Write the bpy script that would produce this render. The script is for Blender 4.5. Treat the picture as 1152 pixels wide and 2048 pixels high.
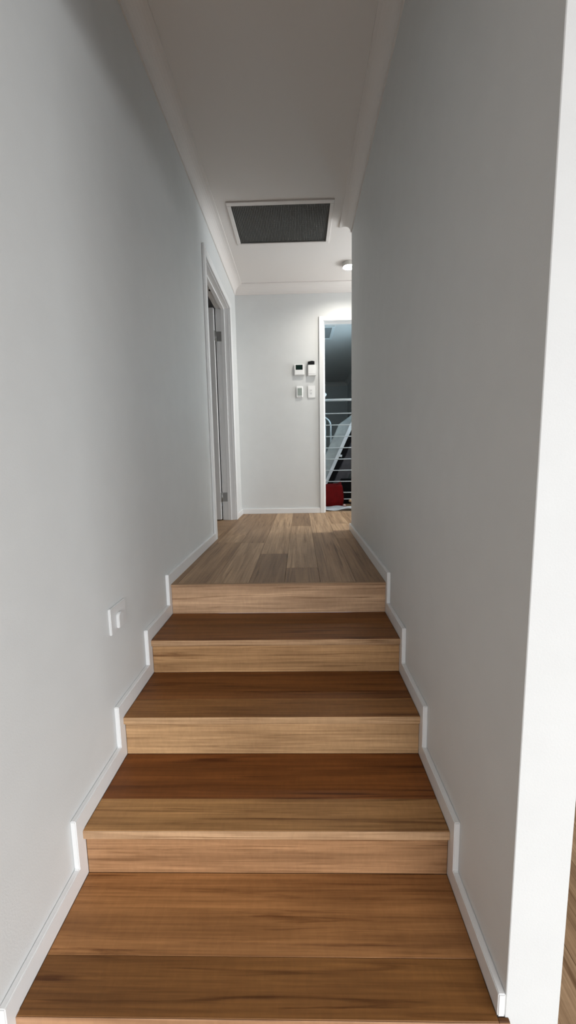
import bpy, bmesh, math, random
from mathutils import Matrix, Vector
random.seed(7)
S = bpy.context.scene
for o in list(bpy.data.objects):
    bpy.data.objects.remove(o, do_unlink=True)
COL = S.collection

# ------------------------------------------------------------------ camera
cam_d = bpy.data.cameras.new('camera'); cam = bpy.data.objects.new('camera', cam_d); COL.objects.link(cam)
r_ = Vector((0.99965769, 0.01947169, -0.01747463)); u_ = Vector((0.01490025, 0.12529997, 0.99200701))
f_ = Vector((-0.02150562, 0.99192781, -0.12496694)); c_ = Vector((0.11667, -1.85709, 0.60422))
cam.matrix_world = Matrix(((r_.x, u_.x, -f_.x, c_.x), (r_.y, u_.y, -f_.y, c_.y), (r_.z, u_.z, -f_.z, c_.z), (0, 0, 0, 1)))
cam_d.sensor_fit = 'VERTICAL'; cam_d.sensor_height = 24; cam_d.sensor_width = 24
cam_d.lens = 783.6 * 24 / 2048
cam_d.shift_x = (576 - 583.98) / 2048; cam_d.shift_y = (1017.03 - 1024) / 2048
cam_d.clip_start = 0.02
S.camera = cam

# ------------------------------------------------------------------ world, light, exposure
world = bpy.data.worlds.new('world'); S.world = world; world.use_nodes = True
world.node_tree.nodes['Background'].inputs[0].default_value = (0.55, 0.68, 0.9, 1)
world.node_tree.nodes['Background'].inputs[1].default_value = 0.6
S.view_settings.view_transform = 'Standard'; S.view_settings.look = 'None'
S.view_settings.gamma = 1; S.view_settings.use_curve_mapping = False
S.view_settings.exposure = 0.0

def area(name, loc, rot, sx, sy, power, color):
    l = bpy.data.lights.new(name, 'AREA'); l.shape = 'RECTANGLE'; l.size = sx; l.size_y = sy
    l.energy = power; l.color = color
    o = bpy.data.objects.new(name, l); COL.objects.link(o); o.location = loc; o.rotation_euler = rot
    return o
# daylight through the glazed opening of the living room (behind the photographer) and the store room window
area('daylight_living_room', (2.2, -7.8, 2.1), (math.radians(82), 0, math.radians(12)), 7.0, 3.0, 860, (0.95, 0.98, 1.0))
area('added_side_light', (5.6, -3.9, 1.7), (0, math.radians(82), 0), 2.6, 3.6, 350, (0.95, 0.98, 1.0))  # added unseen source: brightens the left wall more than the risers
area('daylight_store_room', (1.44, 3.55, 1.55), (0, math.radians(90), 0), 0.9, 0.8, 22, (0.57, 0.84, 1.0))

area('daylight_corridor', (2.56, 1.97, 1.35), (0, math.radians(90), 0), 1.2, 0.8, 46, (0.93, 0.97, 1.0))

# ------------------------------------------------------------------ dimensions (metres, landing surface = 0)
W = 1.0542; L = -W/2; R_ = W/2; ST = 0.016
LW = L - ST; RW = R_ + ST                      # wall faces
G = 0.2873; RISE = 0.1508; OV = 0.0125; HS = 0.0574; FA = 0.028
YB = 2.516; H = 2.415; HC = 2.329; YE = 1.4135; YW = -1.144
ZF = -5*RISE                                    # lower floor
WT = 0.115
Y0 = -5.3; X1 = 3.8; XL = -3.2; YL = -1.6

# ------------------------------------------------------------------ materials
def mat(name, col, rough=0.5, metal=0.0, noise=0.0, nscale=60, bump=0.0, bscale=300, emis=None, spec=0.5, coat=0.0):
    m = bpy.data.materials.new(name); m.use_nodes = True
    nt = m.node_tree; b = nt.nodes['Principled BSDF']
    b.inputs['Base Color'].default_value = (*col, 1); b.inputs['Roughness'].default_value = rough
    b.inputs['Metallic'].default_value = metal; b.inputs['Specular IOR Level'].default_value = spec
    b.inputs['Coat Weight'].default_value = coat
    tc = nt.nodes.new('ShaderNodeTexCoord')
    if noise:
        n = nt.nodes.new('ShaderNodeTexNoise'); n.inputs['Scale'].default_value = nscale; n.inputs['Detail'].default_value = 4
        nt.links.new(tc.outputs['Object'], n.inputs['Vector'])
        r = nt.nodes.new('ShaderNodeValToRGB')
        r.color_ramp.elements[0].position = 0.3; r.color_ramp.elements[1].position = 0.7
        r.color_ramp.elements[0].color = (*[c*(1-noise) for c in col], 1); r.color_ramp.elements[1].color = (*[min(1, c*(1+noise)) for c in col], 1)
        nt.links.new(n.outputs['Fac'], r.inputs['Fac']); nt.links.new(r.outputs['Color'], b.inputs['Base Color'])
    if bump:
        n2 = nt.nodes.new('ShaderNodeTexNoise'); n2.inputs['Scale'].default_value = bscale; n2.inputs['Detail'].default_value = 3
        nt.links.new(tc.outputs['Object'], n2.inputs['Vector'])
        bp = nt.nodes.new('ShaderNodeBump'); bp.inputs['Strength'].default_value = bump; bp.inputs['Distance'].default_value = 0.001
        nt.links.new(n2.outputs['Fac'], bp.inputs['Height']); nt.links.new(bp.outputs['Normal'], b.inputs['Normal'])
    if emis:
        b.inputs['Emission Color'].default_value = (*emis[0], 1); b.inputs['Emission Strength'].default_value = emis[1]
    return m

def wood_material():
    m = bpy.data.materials.new('timber'); m.use_nodes = True
    nt = m.node_tree; N = nt.nodes; Lk = nt.links; b = N['Principled BSDF']
    tc = N.new('ShaderNodeTexCoord'); oi = N.new('ShaderNodeObjectInfo')
    off = N.new('ShaderNodeVectorMath'); off.operation = 'SCALE'; off.inputs[0].default_value = (37.0, 11.0, 23.0)
    Lk.new(oi.outputs['Random'], off.inputs['Scale'])
    add = N.new('ShaderNodeVectorMath'); add.operation = 'ADD'
    Lk.new(tc.outputs['Object'], add.inputs[0]); Lk.new(off.outputs[0], add.inputs[1])
    def streak(sc, scale, detail, dist=0.0, rough=0.55):
        mp = N.new('ShaderNodeMapping'); mp.inputs['Scale'].default_value = sc
        Lk.new(add.outputs[0], mp.inputs['Vector'])
        n = N.new('ShaderNodeTexNoise'); n.inputs['Scale'].default_value = scale; n.inputs['Detail'].default_value = detail
        n.inputs['Distortion'].default_value = dist; n.inputs['Roughness'].default_value = rough
        Lk.new(mp.outputs[0], n.inputs['Vector']); return n
    broad = streak((0.9, 14, 14), 1.6, 3, 0.6)
    fine = streak((1.2, 70, 70), 2.2, 6, 0.3, 0.65)
    dark = streak((0.7, 24, 24), 2.0, 4, 1.2)
    fid = streak((55, 22, 22), 1.0, 2, 0.8)
    def ramp(n, p0, c0, p1, c1):
        r = N.new('ShaderNodeValToRGB'); e = r.color_ramp.elements
        e[0].position = p0; e[0].color = c0; e[1].position = p1; e[1].color = c1
        Lk.new(n.outputs['Fac'], r.inputs['Fac']); return r
    g = lambda v: (v, v, v, 1)
    r1 = ramp(broad, 0.3, (0.66, 0.62, 0.58, 1), 0.7, (1.16, 1.16, 1.15, 1))
    r2 = ramp(fine, 0.3, (0.72, 0.69, 0.66, 1), 0.65, (1.12, 1.12, 1.12, 1))
    r3 = ramp(dark, 0.28, (0.45, 0.37, 0.30, 1), 0.44, g(1.03))
    r4 = ramp(fid, 0.35, g(0.955), 0.65, g(1.03))
    col = oi.outputs['Color']
    for r in (r1, r2, r3, r4):
        mx = N.new('ShaderNodeMix'); mx.data_type = 'RGBA'; mx.blend_type = 'MULTIPLY'; mx.inputs['Factor'].default_value = 1.0
        Lk.new(col, mx.inputs['A']); Lk.new(r.outputs['Color'], mx.inputs['B']); col = mx.outputs['Result']
    Lk.new(col, b.inputs['Base Color'])
    rr = N.new('ShaderNodeMapRange'); rr.inputs['To Min'].default_value = 0.42; rr.inputs['To Max'].default_value = 0.58
    Lk.new(fine.outputs['Fac'], rr.inputs['Value']); Lk.new(rr.outputs[0], b.inputs['Roughness'])
    bp = N.new('ShaderNodeBump'); bp.inputs['Strength'].default_value = 0.12; bp.inputs['Distance'].default_value = 0.001
    Lk.new(fine.outputs['Fac'], bp.inputs['Height']); Lk.new(bp.outputs['Normal'], b.inputs['Normal'])
    b.inputs['Specular IOR Level'].default_value = 0.25
    return m

M = dict(
    wall=mat('wall_paint', (0.66, 0.668, 0.66), 0.6, noise=0.015, nscale=9, bump=0.25, bscale=260, spec=0.35),
    ceil=mat('ceiling_paint', (0.735, 0.70, 0.672), 0.85, bump=0.15, bscale=260, spec=0.2),
    trim=mat('gloss_white_trim', (0.77, 0.77, 0.765), 0.32),
    wood=wood_material(),
    under=mat('substrate', (0.12, 0.08, 0.05), 0.9),
    white=mat('white_plastic', (0.82, 0.82, 0.81), 0.35),
    lcd_dark=mat('dark_screen', (0.008, 0.02, 0.017), 0.12),
    lcd_grey=mat('grey_screen', (0.28, 0.32, 0.29), 0.25),
    black=mat('black_plastic', (0.006, 0.006, 0.007), 0.25),
    grey=mat('grey_mark', (0.35, 0.35, 0.35), 0.5),
    steel=mat('brushed_steel', (0.42, 0.42, 0.41), 0.35, metal=0.9),
    outlet=mat('outlet_plastic', (0.68, 0.68, 0.675), 0.4),
    grille=mat('grille_lattice', (0.20, 0.20, 0.19), 0.6),
    filt=mat('filter_cloth', (0.05, 0.05, 0.048), 0.9, noise=0.2, nscale=40),
    lens=mat('lamp_lens', (1, 1, 1), 0.4, emis=((1.0, 0.95, 0.87), 560)),
    ring=mat('lamp_ring', (0.55, 0.53, 0.5), 0.4),
    tube=mat('white_enamel', (0.72, 0.76, 0.78), 0.35),
    plastic=mat('plastic_wrap', (0.30, 0.345, 0.355), 0.3, noise=0.22, nscale=7, bump=0.9, bscale=14, coat=0.5),
    darkcard=mat('black_board', (0.004, 0.004, 0.005), 0.7, spec=0.12),
    greycard=mat('grey_board', (0.085, 0.08, 0.088), 0.7, spec=0.2, noise=0.2, nscale=9),
    red=mat('red_fabric', (0.12, 0.0015, 0.002), 0.75, spec=0.15, noise=0.25, nscale=12, bump=0.3, bscale=30),
    sheet=mat('white_sheet', (0.72, 0.75, 0.78), 0.4, noise=0.1, nscale=12),
    tan=mat('tan_plastic', (0.5, 0.34, 0.2), 0.5),
    pink=mat('pink_plastic', (0.55, 0.36, 0.35), 0.5),
    alum=mat('window_frame_paint', (0.6, 0.6, 0.6), 0.4),
)

# ------------------------------------------------------------------ helpers
WM = {}
def link(name, me, m, parent=None, loc=(0, 0, 0), rot=None, smooth=False):
    o = bpy.data.objects.new(name, me); COL.objects.link(o)
    mw = Matrix.Translation(loc)
    if rot is not None: mw = mw @ rot
    WM[o] = mw; o.matrix_basis = mw
    if parent is not None:
        o.parent = parent; o.matrix_parent_inverse = WM[parent].inverted()
    if me is not None and m is not None and not me.materials: me.materials.append(m)
    if smooth:
        for p in me.polygons: p.use_smooth = True
    return o
def tag(o, label=None, cat=None, group=None, kind=None):
    if label: o['label'] = label
    if cat: o['category'] = cat
    if group: o['group'] = group
    if kind: o['kind'] = kind
    return o
def empty(name, loc):
    return link(name, None, None, None, loc)
def mesh(bm, name):
    bmesh.ops.recalc_face_normals(bm, faces=bm.faces)
    me = bpy.data.meshes.new(name); bm.to_mesh(me); bm.free(); return me
def bbox(bm, x0, x1, y0, y1, z0, z1):
    vs = [bm.verts.new((x, y, z)) for x in (x0, x1) for y in (y0, y1) for z in (z0, z1)]
    for f in ((0,1,3,2),(4,6,7,5),(0,4,5,1),(2,3,7,6),(0,2,6,4),(1,5,7,3)):
        bm.faces.new([vs[i] for i in f])
def bev(bm, off, seg=1):
    if off: bmesh.ops.bevel(bm, geom=list(bm.edges), offset=off, segments=seg, affect='EDGES', clamp_overlap=True)
def box(name, x0, x1, y0, y1, z0, z1, m, parent=None, bevel=0.0, seg=1, rot=None):
    """box whose origin is its centre"""
    cx, cy, cz = (x0+x1)/2, (y0+y1)/2, (z0+z1)/2
    bm = bmesh.new(); bbox(bm, x0-cx, x1-cx, y0-cy, y1-cy, z0-cz, z1-cz); bev(bm, bevel, seg)
    return link(name, mesh(bm, name), m, parent, (cx, cy, cz), rot)
def boxes(name, lst, m, parent=None, bevel=0.0):
    bm = bmesh.new()
    for b in lst: bbox(bm, *b)
    bev(bm, bevel)
    return link(name, mesh(bm, name), m, parent)
def prism(name, poly, axis, a, b, m, parent=None, bevel=0.0, seg=1):
    """polygon in the two other axes, extruded along axis from a to b"""
    def P(p, q, t):
        return {'x': (t, p, q), 'y': (p, t, q), 'z': (p, q, t)}[axis]
    bm = bmesh.new()
    v0 = [bm.verts.new(P(p, q, a)) for p, q in poly]; v1 = [bm.verts.new(P(p, q, b)) for p, q in poly]
    n = len(poly); bm.faces.new(v0); bm.faces.new(v1[::-1])
    for i in range(n): bm.faces.new((v0[i], v1[i], v1[(i+1) % n], v0[(i+1) % n]))
    bmesh.ops.recalc_face_normals(bm, faces=bm.faces)
    bev(bm, bevel, seg)
    return link(name, mesh(bm, name), m, parent)
def tube(name, pts, rad, m, parent=None, n=10):
    bm = bmesh.new(); rings = []
    pts = [Vector(p) for p in pts]
    for i, p in enumerate(pts):
        t = (pts[min(i+1, len(pts)-1)] - pts[max(i-1, 0)]).normalized()
        a = t.orthogonal().normalized() if abs(t.y) > .9 else t.cross(Vector((0, 1, 0))).normalized()
        b = t.cross(a).normalized()
        rings.append([bm.verts.new(p + rad*(a*math.cos(2*math.pi*k/n) + b*math.sin(2*math.pi*k/n))) for k in range(n)])
    for q, s in zip(rings, rings[1:]):
        for k in range(n): bm.faces.new((q[k], q[(k+1) % n], s[(k+1) % n], s[k]))
    bm.faces.new(rings[0]); bm.faces.new(rings[-1])
    return link(name, mesh(bm, name), m, parent, smooth=True)
def lathe(name, prof, c, m, parent=None, n=40):
    bm = bmesh.new(); rings = []
    for r, z in prof:
        rings.append([bm.verts.new((c[0]+max(r, 1e-5)*math.cos(2*math.pi*k/n), c[1]+max(r, 1e-5)*math.sin(2*math.pi*k/n), c[2]+z)) for k in range(n)])
    for q, s in zip(rings, rings[1:]):
        for k in range(n): bm.faces.new((q[k], q[(k+1) % n], s[(k+1) % n], s[k]))
    bmesh.ops.remove_doubles(bm, verts=bm.verts, dist=1e-4)
    return link(name, mesh(bm, name), m, parent, smooth=True)
def structure(o, label, cat):
    return tag(o, label, cat, kind='structure')
ROTZ = Matrix.Rotation(math.radians(90), 4, 'Z')
def board(name, x0, x1, y0, y1, z0, z1, col, parent, along='x', bevel=0.0009):
    """one timber board; its local X is the grain direction"""
    cx, cy, cz = (x0+x1)/2, (y0+y1)/2, (z0+z1)/2
    hx, hy, hz = (x1-x0)/2, (y1-y0)/2, (z1-z0)/2
    if along == 'y': hx, hy = hy, hx
    bm = bmesh.new(); bbox(bm, -hx, hx, -hy, hy, -hz, hz); bev(bm, bevel)
    o = link(name, mesh(bm, name), M['wood'], parent, (cx, cy, cz), ROTZ if along == 'y' else None)
    o.color = (*col, 1); return o

# ------------------------------------------------------------------ walls
DN, DF, DH = 1.118, 2.085, 2.045       # left doorway: near, far, head
structure(boxes('wall_left', [(LW-WT, LW, YL, DN-.02, ZF-.02, H), (LW-WT, LW, DN-.02, DF+.02, DH+.02, H), (LW-WT, LW, DF+.02, YB, ZF-.02, H)], M['wall']),
          'pale grey painted wall left of the stairs', 'wall')
BX0, BX1, BH = 0.393, 1.215, 2.045     # doorway in the end wall
structure(boxes('wall_back', [(LW-WT, BX0-.02, YB, YB+WT, -.2, H), (BX0-.02, BX1+.02, YB, YB+WT, BH+.02, H), (BX1+.02, X1, YB, YB+WT, -.2, H)], M['wall']),
          'pale grey end wall of the hallway carrying the controllers', 'wall')
structure(boxes('wall_right', [(RW, RW+WT, YW, YE, ZF-.02, H)], M['wall'], bevel=0.0015),
          'grey shaded wall right of the stairs with a bright white end', 'wall')
structure(boxes('wall_corridor', [(RW+WT, X1, YE-WT, YE, ZF-.02, H)], M['wall']), 'wall along the side corridor hidden behind the right wall', 'wall')
structure(boxes('wall_corridor_end', [(2.5, 2.6, YE, 1.52, -.1, H), (2.5, 2.6, 2.42, YB, -.1, H), (2.5, 2.6, 1.52, 2.42, -.1, .7), (2.5, 2.6, 1.52, 2.42, 2.0, H)], M['wall']), 'end wall of the side corridor with its window', 'wall')
structure(boxes('wall_living_right', [(X1, X1+.12, Y0-.15, -4.9, ZF-.02, H), (X1, X1+.12, -2.5, 8.2, ZF-.02, H), (X1, X1+.12, -4.9, -2.5, ZF-.02, .1), (X1, X1+.12, -4.9, -2.5, 1.75, H)], M['wall']), 'far right wall of the lower living room with an added window opening', 'wall')
# living room rear wall with a wide glazed opening
WX0, WX1, WZ1 = -.35, 3.75, 1.75
structure(boxes('wall_living_left', [(XL-.12, XL, Y0-.12, YL+.12, ZF-.02, H), (XL, LW-WT, YL, YL+.12, ZF-.02, H)], M['wall']), 'left and front walls of the lower living room', 'wall')
structure(boxes('wall_rear', [(XL, WX0, Y0-.12, Y0, ZF-.02, H), (WX0, WX1, Y0-.12, Y0, WZ1, H), (WX1, X1, Y0-.12, Y0, ZF-.02, H)], M['wall']),
          'rear wall of the living room with a wide glazed opening', 'wall')
wf = boxes('window_1', [(WX0, WX0+.05, Y0-.09, Y0-.03, ZF, WZ1), (WX1-.05, WX1, Y0-.09, Y0-.03, ZF, WZ1), (WX0, WX1, Y0-.09, Y0-.03, WZ1-.05, WZ1), (2.2, 2.26, Y0-.09, Y0-.03, ZF, WZ1)], M['alum'])
structure(wf, 'grey framed sliding door opening behind the photographer', 'window')
# ceiling
GX0, GX1, GY0, GY1 = -.352, .362, 1.188, 1.683     # grille opening
structure(boxes('ceiling', [(LW-WT, X1, YW-.1, GY0, H, H+.1), (LW-WT, X1, GY1, 8.2, H, H+.1), (LW-WT, GX0, GY0, GY1, H, H+.1), (GX1, X1, GY0, GY1, H, H+.1)], M['ceil']),
          'off-white plaster ceiling over the hallway', 'ceiling')

HL = 1.86                                       # the living room ceiling is lower than the hall's
structure(boxes('ceiling_living', [(XL, X1, Y0-.12, YW-.1, HL, HL+.1)], M['ceil']), 'lower ceiling of the living room in front of the stairs', 'ceiling')
structure(boxes('wall_bulkhead', [(LW, RW+WT, YW-.1, YW, HL, H), (RW+WT, X1, YW-.1, YW, HL, H)], M['wall']), 'bulkhead where the living room ceiling meets the stair hall', 'wall')
# cornice: concave cove
def cove(n=8, s=0.086):
    pts = [(0, 0), (0, -s), (0.008, -s), (0.008, -s+.006)]
    c = (s-.004, -s+.006)
    for i in range(n+1):
        a = math.pi - (math.pi/2)*i/n
        pts.append((c[0] + (s-.012)*math.cos(a), c[1] + (s-.016)*math.sin(a)))
    pts += [(s, -.010), (s, 0)]
    return pts
def cornice(name, p0, p1, nrm, label, m0=0, m1=0):
    """run from p0 to p1 (xy); nrm points into the room; m = 1 inner mitre, -1 outer mitre"""
    d = Vector((p1[0]-p0[0], p1[1]-p0[1])).normalized(); bm = bmesh.new(); A = []; B = []
    for s, z in cove():
        A.append(bm.verts.new((p0[0]+nrm[0]*s+d.x*s*m0, p0[1]+nrm[1]*s+d.y*s*m0, H+z)))
        B.append(bm.verts.new((p1[0]+nrm[0]*s-d.x*s*m1, p1[1]+nrm[1]*s-d.y*s*m1, H+z)))
    n = len(A); bm.faces.new(A); bm.faces.new(B[::-1])
    for i in range(n): bm.faces.new((A[i], B[i], B[(i+1) % n], A[(i+1) % n]))
    return structure(link(name, mesh(bm, name), M['ceil']), label, 'cornice')
cornice('trim_1', (LW, YW), (LW, YB), (1, 0), 'white coved cornice along the left wall', 0, 1)
cornice('trim_2', (LW, YB), (X1, YB), (0, -1), 'white coved cornice above the end wall', 1, 0)
cornice('trim_3', (RW, YW), (RW, YE), (-1, 0), 'white coved cornice along the right wall', 0, -1)
cornice('trim_4', (RW, YE), (X1, YE), (0, 1), 'white coved cornice turning into the side corridor', -1, 0)

# ------------------------------------------------------------------ floors
PW = 0.1775; PX = [-.5 + PW*i for i in range(-1, 20)]
TONES = dict(d=(0.275, 0.172, 0.096), m=(0.35, 0.226, 0.132), l=(0.43, 0.29, 0.176), b=(0.31, 0.195, 0.108))
def tone(k):
    j = random.uniform(.95, 1.05); return tuple(c*j for c in TONES[k])
floor = structure(boxes('floor', [(LW, X1, .02, YB+.02, -.10, -.012), (LW-WT, LW, DN-.02, DF+.02, -.10, -.012), (BX0-.02, BX1+.02, YB+.02, YB+WT, -.10, -.012)], M['under']),
                  'timber plank floor of the upper landing', 'floor')
YF = YB
plan = {0: [(.02, YF, 'b')], 1: [(.02, .98, 'm'), (.98, 1.27, 'l'), (1.27, YF, 'm')], 2: [(.02, .952, 'l'), (.952, YF, 'm')],
        3: [(.02, .615, 'd'), (.615, YF, 'l')], 4: [(.02, .281, 'd'), (.281, 1.66, 'l'), (1.66, YF, 'd')],
        5: [(.02, 1.322, 'm'), (1.322, YB+WT, 'l')], 6: [(.02, 1.076, 'd'), (1.076, YE, 'm')]}
gap = 0.0005
for i, segs in plan.items():
    x0, x1 = PX[i], PX[i+1]
    x0 = max(x0, LW); x1 = min(x1, RW)
    for y0, y1, t in segs:
        if i == 5 and y1 > YB: y1 = YB
        board('plank', x0+gap, x1-gap, y0+gap, y1-gap, -.012, 0, tone(t), floor, 'y')
for i in range(6, 17):                         # side corridor
    cut = random.uniform(YE+.2, YB-.2)
    for y0, y1 in ((YE, cut), (cut, YB)):
        board('plank', max(PX[i], RW if i == 6 and False else PX[i])+gap, PX[i+1]-gap, y0+gap, y1-gap, -.012, 0, tone(random.choice('lmml')), floor, 'y')
for i in range(5, 10):                         # inside the end doorway
    x0, x1 = max(PX[i], BX0-.02), min(PX[i+1], BX1+.02)
    if x1 > x0: board('plank', x0+gap, x1-gap, YB+gap, YB+WT-gap, -.012, 0, tone('l'), floor, 'y')
for i in range(6):                             # inside the left doorway
    y0 = DN-.02 + i*PW; y1 = min(y0+PW, DF+.02)
    board('plank', LW-WT, LW-.0005, y0+gap, y1-gap, -.012, 0, tone('m'), floor, 'x')

low = structure(boxes('floor_lower', [(XL, X1, Y0-.12, YL, ZF-.1, ZF-.012), (LW, X1, YL, YE-WT, ZF-.1, ZF-.012)], M['under']), 'timber floor of the lower room right of the stairs', 'floor')
lowx = [LW, *[RW+WT+PW*i for i in range(0, 18)]]
xs = [RW+WT + PW*i for i in range(-23, 19)]
for i in range(len(xs)-1):
    x0, x1 = max(xs[i], XL), min(xs[i+1], X1)
    if x1 - x0 < .02: continue
    if x0 < LW < x1: x0 = LW
    ytop = YE-WT if x0 >= RW+WT-.001 else (-4*G-.02 if x0 >= LW else YL)
    y = ytop; first = random.uniform(.4, 1.6)
    while y > Y0:
        yn = max(Y0, y-first); first = 1.8
        board('plank', x0+gap, x1-gap, yn+gap, y-gap, ZF-.012, ZF, tone(random.choice('lmlb')), low, 'y'); y = yn

# ------------------------------------------------------------------ staircase
st = empty('staircase', (0, -4*G, ZF))
tag(st, 'timber staircase of five steps rising between the two walls', 'stairs')
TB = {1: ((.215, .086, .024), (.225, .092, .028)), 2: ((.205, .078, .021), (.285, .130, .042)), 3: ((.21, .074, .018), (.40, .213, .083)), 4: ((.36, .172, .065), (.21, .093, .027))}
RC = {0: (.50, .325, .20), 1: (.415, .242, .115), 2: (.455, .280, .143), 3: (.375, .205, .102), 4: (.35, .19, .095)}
NC = {0: (.40, .255, .155), 1: (.42, .265, .15), 2: (.47, .30, .165), 3: (.50, .32, .185), 4: (.46, .26, .145)}  # nosing fronts paler than their tops: frontal light put into the colour
NW, LIP = .11, .026
NY4 = -1.1545
for k in range(5):
    z = -k*RISE; y = -k*G if k < 4 else NY4
    if k == 0:
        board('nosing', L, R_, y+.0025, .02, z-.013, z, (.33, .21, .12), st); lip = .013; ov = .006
        board('nosing_lit_face', L, R_, y, y+.0025, z-.013, z-.0008, NC[0], st, bevel=.0006)
    else:
        lip = LIP; ov = OV
        back = -(k-1)*G + (.006 if k == 1 else OV)
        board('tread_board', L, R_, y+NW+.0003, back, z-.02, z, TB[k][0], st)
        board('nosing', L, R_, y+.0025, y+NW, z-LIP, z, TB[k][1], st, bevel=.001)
        board('nosing_lit_face', L, R_, y, y+.0025, z-LIP, z-.0008, NC[k], st, bevel=.0008)
        if k == 4:      # the bottom nosing returns past the end of the right wall
            board('nosing', R_, .5505, y+.0025, YW-.0005, z-LIP, z, TB[k][1], st, bevel=.0008)
            board('nosing_lit_face', R_, .5505, y, y+.0025, z-LIP, z-.0008, NC[k], st, bevel=.0008)
    zb = z - RISE
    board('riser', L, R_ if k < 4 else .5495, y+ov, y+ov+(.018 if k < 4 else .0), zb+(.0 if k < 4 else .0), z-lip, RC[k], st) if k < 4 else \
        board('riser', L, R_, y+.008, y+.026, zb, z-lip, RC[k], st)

# ------------------------------------------------------------------ stepped skirting
def skirt_profile(yend, front):
    top = list(front)
    for k in range(4, 0, -1):
        if k == 4 and not front: top.append((YW-.0003, -4*RISE+HS)); 
        elif k == 4: top += [(-4*G-FA, -5*RISE+HS), (-4*G-FA, -4*RISE+HS)]
        top += [(-(k-1)*G-FA, -k*RISE+HS), (-(k-1)*G-FA, -(k-1)*RISE+HS)]
    top += [(yend, HS), (yend, 0.0)]
    low_ = []
    for k in range(0, 4):
        o = .006 if k == 0 else OV
        low_ += [(-k*G+o+.001, -k*RISE-.001), (-k*G+o+.001, -(k+1)*RISE)]
    if front: low_ += [(-4*G+.01, -4*RISE-.001), (-4*G+.01, ZF), (front[0][0], ZF)]
    else: low_ += [(YW-.0003, -4*RISE)]
    return top + low_
structure(prism('baseboard_left', skirt_profile(1.05, [(YL, ZF+HS)]), 'x', LW, L, M['trim'], bevel=.0022, seg=2), 'white stepped skirting along the left side of the stairs', 'skirting')
structure(prism('baseboard_right', skirt_profile(YE+ST, []), 'x', R_, RW, M['trim'], bevel=.0022, seg=2), 'white stepped skirting along the right side of the stairs', 'skirting')
structure(boxes('baseboard_corridor', [(RW, X1, YE, YE+ST, 0, HS)], M['trim'], bevel=.002), 'white skirting turning into the side corridor', 'skirting')
structure(boxes('baseboard_back', [(LW+ST, BX0-.053, YB-ST, YB, 0, HS)], M['trim'], bevel=.002), 'white skirting along the foot of the end wall', 'skirting')
structure(boxes('baseboard_door', [(LW, L, DF+.062, YB, 0, HS)], M['trim'], bevel=.002), 'short white skirting between left doorway and end wall', 'skirting')
structure(boxes('baseboard_back_corridor', [(BX1+.053, X1, YB-ST, YB, 0, HS)], M['trim'], bevel=.002), 'white skirting on the end wall right of the doorway', 'skirting')
structure(boxes('baseboard_lower', [(RW+WT, RW+WT+ST, YW+.02, YE-WT, ZF, ZF+HS)], M['trim'], bevel=.002), 'white skirting on the far side of the right wall', 'skirting')

# ------------------------------------------------------------------ doorways
def architrave(parent, run, **k):
    return boxes('architrave', run, M['trim'], parent, bevel=.004)
d1 = structure(empty('door_1', (LW-WT/2, (DN+DF)/2, 0)), 'white framed doorway with open door in the left wall', 'door')
A0, A1 = LW, LW+.018
boxes('jamb', [(LW-WT, LW, DN-.02, DN, 0, DH+.02)], M['trim'], d1, .001)
boxes('jamb', [(LW-WT, LW, DF, DF+.02, 0, DH+.02)], M['trim'], d1, .001)
boxes('jamb', [(LW-WT, LW, DN, DF, DH, DH+.02)], M['trim'], d1, .001)
for a, b in ((A0, A1), (LW-WT-.018, LW-WT)):
    boxes('architrave', [(a, b, DN-.062, DN-.004, 0, DH+.062)], M['trim'], d1, .004)
    boxes('architrave', [(a, b, DF+.004, DF+.062, 0, DH+.062)], M['trim'], d1, .004)
    boxes('architrave', [(a, b, DN-.004, DF+.004, DH+.004, DH+.062)], M['trim'], d1, .004)
sx0, sx1 = LW-.075, LW-.042
boxes('door_stop', [(sx0, sx1, DF-.012, DF, 0, DH)], M['trim'], d1, .0015)
boxes('door_stop', [(sx0, sx1, DN, DN+.012, 0, DH)], M['trim'], d1, .0015)
boxes('door_stop', [(sx0, sx1, DN+.012, DF-.012, DH-.012, DH)], M['trim'], d1, .0015)
LX = LW-WT-.022                                # hinge edge of the open leaf
leaf = box('door_leaf', LX-.90, LX, DF-.048, DF-.012, .012, DH-.006, M['trim'], d1, .0015)
for zc in (.235, 1.79):
    h = boxes('hinge', [(LX+.002, LW-.076, DF-.0035, DF-.0005, zc-.045, zc+.045), (LX-.001, LX+.003, DF-.044, DF-.006, zc-.045, zc+.045)], M['steel'], leaf)
    tube('hinge_pin', [(LX+.006, DF-.006, zc-.047), (LX+.006, DF-.006, zc+.047)], .0055, M['steel'], leaf)
lathe('head_dot', [(0, -.010), (.008, -.008), (.009, 0)], (LW-.085, DN+.55, DH), M['black'], d1, 16)  # small black dot under the door head
d2 = structure(empty('door_2', ((BX0+BX1)/2, YB, 0)), 'white framed open doorway to the dark store room', 'door')
boxes('jamb', [(BX0-.02, BX0, YB, YB+WT, 0, BH+.02)], M['trim'], d2, .001)
boxes('jamb', [(BX1, BX1+.02, YB, YB+WT, 0, BH+.02)], M['trim'], d2, .001)
boxes('jamb', [(BX0, BX1, YB, YB+WT, BH, BH+.02)], M['trim'], d2, .001)
boxes('architrave', [(BX0-.053, BX0-.003, YB-.018, YB, 0, BH+.049)], M['trim'], d2, .003)
boxes('architrave', [(BX1+.003, BX1+.053, YB-.018, YB, 0, BH+.049)], M['trim'], d2, .003)
boxes('architrave', [(BX0-.003, BX1+.003, YB-.018, YB, BH+.003, BH+.049)], M['trim'], d2, .003)
boxes('door_stop', [(BX0, BX1, YB+.045, YB+.075, BH-.012, BH)], M['trim'], d2, .0015)
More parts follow.
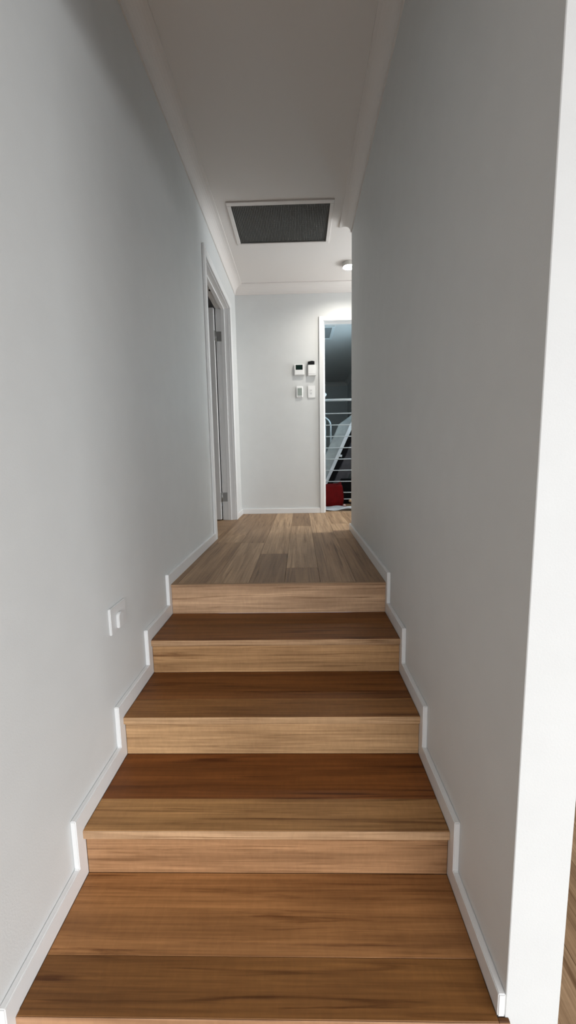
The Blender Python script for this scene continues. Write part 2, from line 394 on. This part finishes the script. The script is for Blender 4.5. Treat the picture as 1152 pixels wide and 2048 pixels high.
boxes('door_stop', [(BX0, BX0+.012, YB+.045, YB+.075, 0, BH-.012)], M['trim'], d2, .0015)

# ------------------------------------------------------------------ rooms behind the doorways
RX0, RY1 = -2.6, 3.3
structure(boxes('wall_bedroom', [(RX0-.1, RX0, .2, RY1, -.1, H), (RX0, LW-WT, .1, .2, -.1, H), (RX0, LW-WT, RY1, RY1+.1, -.1, H)], M['wall']), 'walls of the room behind the left door', 'wall')
structure(boxes('ceiling_bedroom', [(RX0-.1, LW-WT, .1, RY1+.1, H, H+.1)], M['ceil']), 'ceiling of the room behind the left door', 'ceiling')
fb = structure(boxes('floor_bedroom', [(RX0, LW-WT, .2, RY1, -.1, 0)], M['wood']), 'timber floor of the room behind the left door', 'floor'); fb.color = (*TONES['m'], 1)
SX0, SX1, SY1 = -.5, 1.30, 7.9
SY0 = YB+WT
structure(boxes('wall_store', [(SX0-.1, SX0, SY0, SY1, -.1, H), (SX0, SX1, SY1, SY1+.1, -.1, H), (SX1, SX1+.1, SY0, 3.1, -.1, H), (SX1, SX1+.1, 4.0, SY1, -.1, H),
          (SX1, SX1+.1, 3.1, 4.0, -.1, 1.15), (SX1, SX1+.1, 3.1, 4.0, 1.95, H)], M['wall']), 'dim walls of the store room behind the end doorway', 'wall')
fs = structure(boxes('floor_store', [(SX0, SX1, SY0, SY1, -.1, 0)], M['wood']), 'floor of the store room behind the end doorway', 'floor'); fs.color = (*TONES['d'], 1)
cornice('trim_5', (SX0, SY1), (SX1, SY1), (0, -1), 'white cornice at the far end of the dark store room', 0, 1)
cornice('trim_6', (SX1, SY0), (SX1, SY1), (-1, 0), 'white cornice along the right side of the dark store room', 0, 1)
sv = empty('ceiling_vent', (.4, 4.1, H)); tag(sv, 'pale framed ceiling vent inside the dark store room', 'vent')
boxes('frame', [(.10, .63, 3.82, 3.86, H-.012, H), (.10, .63, 4.36, 4.40, H-.012, H), (.10, .14, 3.86, 4.36, H-.012, H), (.59, .63, 3.86, 4.36, H-.012, H)], M['white'], sv, .002)
box('panel', .14, .59, 3.86, 4.36, H-.006, H, M['grey'], sv)

# ------------------------------------------------------------------ return-air grille and downlight
gr = empty('ceiling_grille', ((GX0+GX1)/2, (GY0+GY1)/2, H))
tag(gr, 'large white framed return-air grille with grey lattice in the hallway ceiling', 'air grille')
fw = .028
boxes('frame', [(GX0-fw, GX1+fw, GY0-fw-.012, GY0, H-.009, H), (GX0-fw, GX1+fw, GY1, GY1+fw, H-.009, H), (GX0-fw, GX0, GY0, GY1, H-.009, H), (GX1, GX1+fw, GY0, GY1, H-.009, H)], M['ceil'], gr, .002)
bm = bmesh.new(); cell = .0125
nx, ny = int((GX1-GX0)/cell), int((GY1-GY0)/cell)
for i in range(nx+1):
    x = GX0 + (GX1-GX0)*i/nx; bbox(bm, x-.0009, x+.0009, GY0, GY1, H+.002, H+.012)
for j in range(ny+1):
    y = GY0 + (GY1-GY0)*j/ny; bbox(bm, GX0, GX1, y-.0009, y+.0009, H+.002, H+.012)
tag(link('lattice', mesh(bm, 'lattice'), M['grille'], gr), kind='stuff')
box('filter', GX0, GX1, GY0, GY1, H+.03, H+.034, M['filt'], gr)
boxes('collar', [(GX0-.004, GX0, GY0, GY1, H, H+.04), (GX1, GX1+.004, GY0, GY1, H, H+.04), (GX0, GX1, GY0-.004, GY0, H, H+.04), (GX0, GX1, GY1, GY1+.004, H, H+.04)], M['filt'], gr)

DLX, DLY = .603, 2.075
dl = empty('downlight', (DLX, DLY, H)); tag(dl, 'small round lit downlight in the ceiling near the end wall', 'downlight')
lathe('ring', [(.060, 0), (.060, -.034), (.057, -.038), (.054, -.038)], (DLX, DLY, H), M['ring'], dl)
lathe('reflector', [(.054, -.038), (.050, -.010), (.046, -.006)], (DLX, DLY, H), M['white'], dl)
lathe('lens', [(.048, -.008), (.036, -.013), (.018, -.016), (0, -.017)], (DLX, DLY, H), M['lens'], dl)

# ------------------------------------------------------------------ wall devices on the end wall
def wallbox(name, x0, x1, z0, z1, d, m, parent, bevel=.003, d0=0.0, seg=2):
    return box(name, x0, x1, YB-d, YB-d0, z0, z1, m, parent, bevel, seg)
t = empty('thermostat', (.124, YB, 1.495)); tag(t, 'white square thermostat with dark screen, upper left of the controls', 'thermostat')
wallbox('body', .072, .180, 1.497, 1.612, .024, M['white'], t, .004)
wallbox('screen', .089, .163, 1.553, 1.603, .0255, M['lcd_dark'], t, .0005, .023, 1)
wallbox('flap', .080, .172, 1.505, 1.546, .0258, M['white'], t, .0012, .023, 1)
c = empty('wall_controller', (.258, YB, 1.487)); tag(c, 'tall white controller with black top, beside the thermostat', 'controller')
wallbox('body', .219, .302, 1.490, 1.600, .032, M['white'], c, .004)
prism('black_top', [(.219, 1.600), (.219, 1.634), (.262, 1.642), (.290, 1.637), (.290, 1.600)], 'y', YB-.028, YB, M['black'], c, .002)
wallbox('trim_line', .223, .298, 1.506, 1.5085, .0325, M['grey'], c, 0, .030, 1)
a = empty('air_controller', (.127, YB, 1.258)); tag(a, 'small white rounded controller with grey screen, left of the light switch', 'controller')
wallbox('body', .090, .165, 1.262, 1.386, .016, M['white'], a, .007, seg=3)
wallbox('screen', .105, .152, 1.284, 1.362, .0172, M['lcd_grey'], a, .0005, .015, 1)
for i in range(3): wallbox('button', .109+.0145*i, .119+.0145*i, 1.270, 1.277, .0172, M['grey'], a, 0, .015, 1)
s = empty('light_switch', (.253, YB, 1.257)); tag(s, 'white light switch plate with two small rockers, beside the doorway', 'light switch')
wallbox('plate', .216, .294, 1.260, 1.388, .010, M['white'], s, .003)
for zc in (1.341, 1.311):
    rk_ = wallbox('rocker', .240, .264, zc-.010, zc+.010, .0135, M['white'], s, .0015, .009)
    wallbox('indicator', .244, .260, zc-.003, zc+.001, .0139, M['grey'], rk_, 0, .013, 1)

# power outlet low on the left wall
g = empty('power_outlet', (LW, -.535, .012)); tag(g, 'white power outlet low on the left wall above the stairs', 'power outlet')
box('plate', LW, LW+.009, -.594, -.478, .014, .108, M['outlet'], g, .002, 2)
bm = bmesh.new(); n = 14
prof = [(-.557+.0, .022), (-.557, .060)]
pts = []
for i in range(n+1):
    aa = math.pi*i/n; pts.append((-.539 - .018*math.cos(aa), .064 + .016*math.sin(aa)))
pts = [(-.557, .026)] + pts + [(-.521, .026)]
prism('plug_cover', pts, 'x', LW+.009, LW+.020, M['outlet'], g, .003, 2)

# ------------------------------------------------------------------ things in the store room
RY = 3.3
rk = empty('drying_rack', (.85, RY, 0)); tag(rk, 'tall white metal rack of horizontal bars in the dark store room', 'rack')
tube('top_rail', [(.425, RY, 1.345), (1.24, RY, 1.345)], .0155, M['tube'], rk)
for i in range(9):
    tube('bar', [(.425, RY, 1.176-.1455*i if i < 8 else .07), (1.24, RY, 1.176-.1455*i if i < 8 else .07)], .0065, M['tube'], rk, 8)
for x in (.425, 1.24):
    p = tube('post', [(x, RY, 0), (x, RY, 1.39)], .012, M['tube'], rk)
bmk = lathe('knob', [(0, .028), (.018, .022), (.026, .004), (.020, -.016), (.008, -.026), (0, -.028)], (.446, RY, 1.413), M['tube'], rk, 20)
arch = empty('tubular_frame', (.42, 3.78, 0)); tag(arch, 'arched white tubular frame behind the rack, against the door jamb', 'frame')
pp = [(.26, 3.78, 0), (.26, 3.78, 1.05)]
for i in range(1, 12):
    an = math.pi - math.pi*i/12; pp.append((.41 + .15*math.cos(an), 3.78, 1.06 + .13*math.sin(an)))
pp += [(.56, 3.78, 1.05), (.56, 3.78, 0)]
tube('hoop', pp, .011, M['tube'], arch, 10)
tube('upright', [(.486, 3.78, 0), (.486, 3.78, 1.14)], .008, M['tube'], arch, 8)
o = prism('wrapped_panel', [(.376, 0), (.174, 0), (.658, 1.066), (.80, 1.165), (.90, 1.25), (.955, 1.27)], 'y', 3.58, 3.64, M['plastic'], None, .008, 2)
tag(o, 'long white plastic-wrapped panel leaning behind the rack', 'panel')
prism('edge_fold', [(.376, .004), (.335, .004), (.80, 1.05), (.90, 1.249), (.953, 1.268)], 'y', 3.570, 3.579, M['sheet'], o, .003)
o = prism('black_board', [(.383, 0), (.452, 0), (1.03, 1.27), (.961, 1.27)], 'y', 3.60, 3.66, M['darkcard'], None, .003)
tag(o, 'black board leaning between the wrapped panel and grey board', 'board')
o = prism('grey_board', [(.459, 0), (.635, 0), (1.20, 1.25), (1.03, 1.25)], 'y', 3.61, 3.67, M['greycard'], None, .003)
tag(o, 'dark grey board leaning on the right of the black board', 'board')
o = box('tape_strip', .565, .70, 3.585, 3.598, .628, .662, M['sheet'], None, .003, 1, Matrix.Rotation(math.radians(8), 4, 'Y'))
tag(o, 'short white strip taped across the leaning black board', 'tape')
o = box('black_crate', .665, 1.12, 3.36, 3.55, 0, .33, M['darkcard'], None, .012, 2)
tag(o, 'black crate on the store room floor under the leaning boards', 'crate')
# red bag: soft pleated sack
bm = bmesh.new(); nu, nv = 36, 14; rings = []
for j in range(nv+1):
    v = j/nv; z = .285*v
    ring = []
    for i in range(nu):
        th = 2*math.pi*i/nu; cs, sn = math.cos(th), math.sin(th)
        sq = (abs(cs)**3.2 + abs(sn)**3.2)**(-1/3.2)
        w = 1.0 - .16*v**2 + .05*math.sin(3*th + 4*v) * v - .12*(1-v)**6
        ring.append(bm.verts.new((.475 + .195*sq*cs*w*(1+.03*math.sin(7*th)*v), 3.09 + .11*sq*sn*w, z + (.018*math.sin(2*th+.6) + .010*math.sin(5*th))*v**3)))
    rings.append(ring)
for a_, b_ in zip(rings, rings[1:]):
    for i in range(nu): bm.faces.new((a_[i], a_[(i+1) % nu], b_[(i+1) % nu], b_[i]))
bm.faces.new(rings[0][::-1])
inner = [bm.verts.new((v.co.x*.9+.0475, v.co.y*.88+.37, v.co.z-.05)) for v in rings[-1]]
for i in range(nu): bm.faces.new((rings[-1][i], rings[-1][(i+1) % nu], inner[(i+1) % nu], inner[i]))
bm.faces.new(inner)
o = link('fabric_bag', mesh(bm, 'fabric_bag'), M['red'], None, smooth=True)
tag(o, 'red fabric bag on the floor just inside the dark store room', 'bag')
# crumpled sheet on the floor
bm = bmesh.new(); NX, NY = 26, 14; vs = []
for j in range(NY+1):
    for i in range(NX+1):
        x = .40 + .78*i/NX; y = 2.64 + .29*j/NY
        z = .003 + .008*(1+math.sin(9*x+3*y*4)) + .007*(1+math.sin(23*x-17*y)) + .02*math.exp(-((y-2.70)/.04)**2)*(0.6+.4*math.sin(12*x))
        vs.append(bm.verts.new((x, y + .012*math.sin(14*x), max(.002, z))))
for j in range(NY):
    for i in range(NX):
        k = j*(NX+1)+i; bm.faces.new((vs[k], vs[k+1], vs[k+NX+2], vs[k+NX+1]))
geom = bmesh.ops.solidify(bm, geom=bm.faces[:], thickness=.0015)
o = link('drop_sheet', mesh(bm, 'drop_sheet'), M['sheet'], None, smooth=True)
tag(o, 'crumpled white sheet lying just inside the end doorway', 'sheet')
for nm, x, y, m_, lab in (('toy_ball', .665, 2.99, 'pink', 'small pink lump on the floor beside the red bag'), ('toy_block', .745, 3.04, 'tan', 'small tan lump right of the pink one by the red bag')):
    bm = bmesh.new(); bmesh.ops.create_icosphere(bm, subdivisions=2, radius=.02)
    for v in bm.verts: v.co *= 1 + .18*math.sin(40*v.co.x+3)*math.cos(60*v.co.z)
    o = link(nm, mesh(bm, nm), M[m_], None, (x, y, .02 if m_ == 'pink' else .075), smooth=True); tag(o, lab, 'toy')
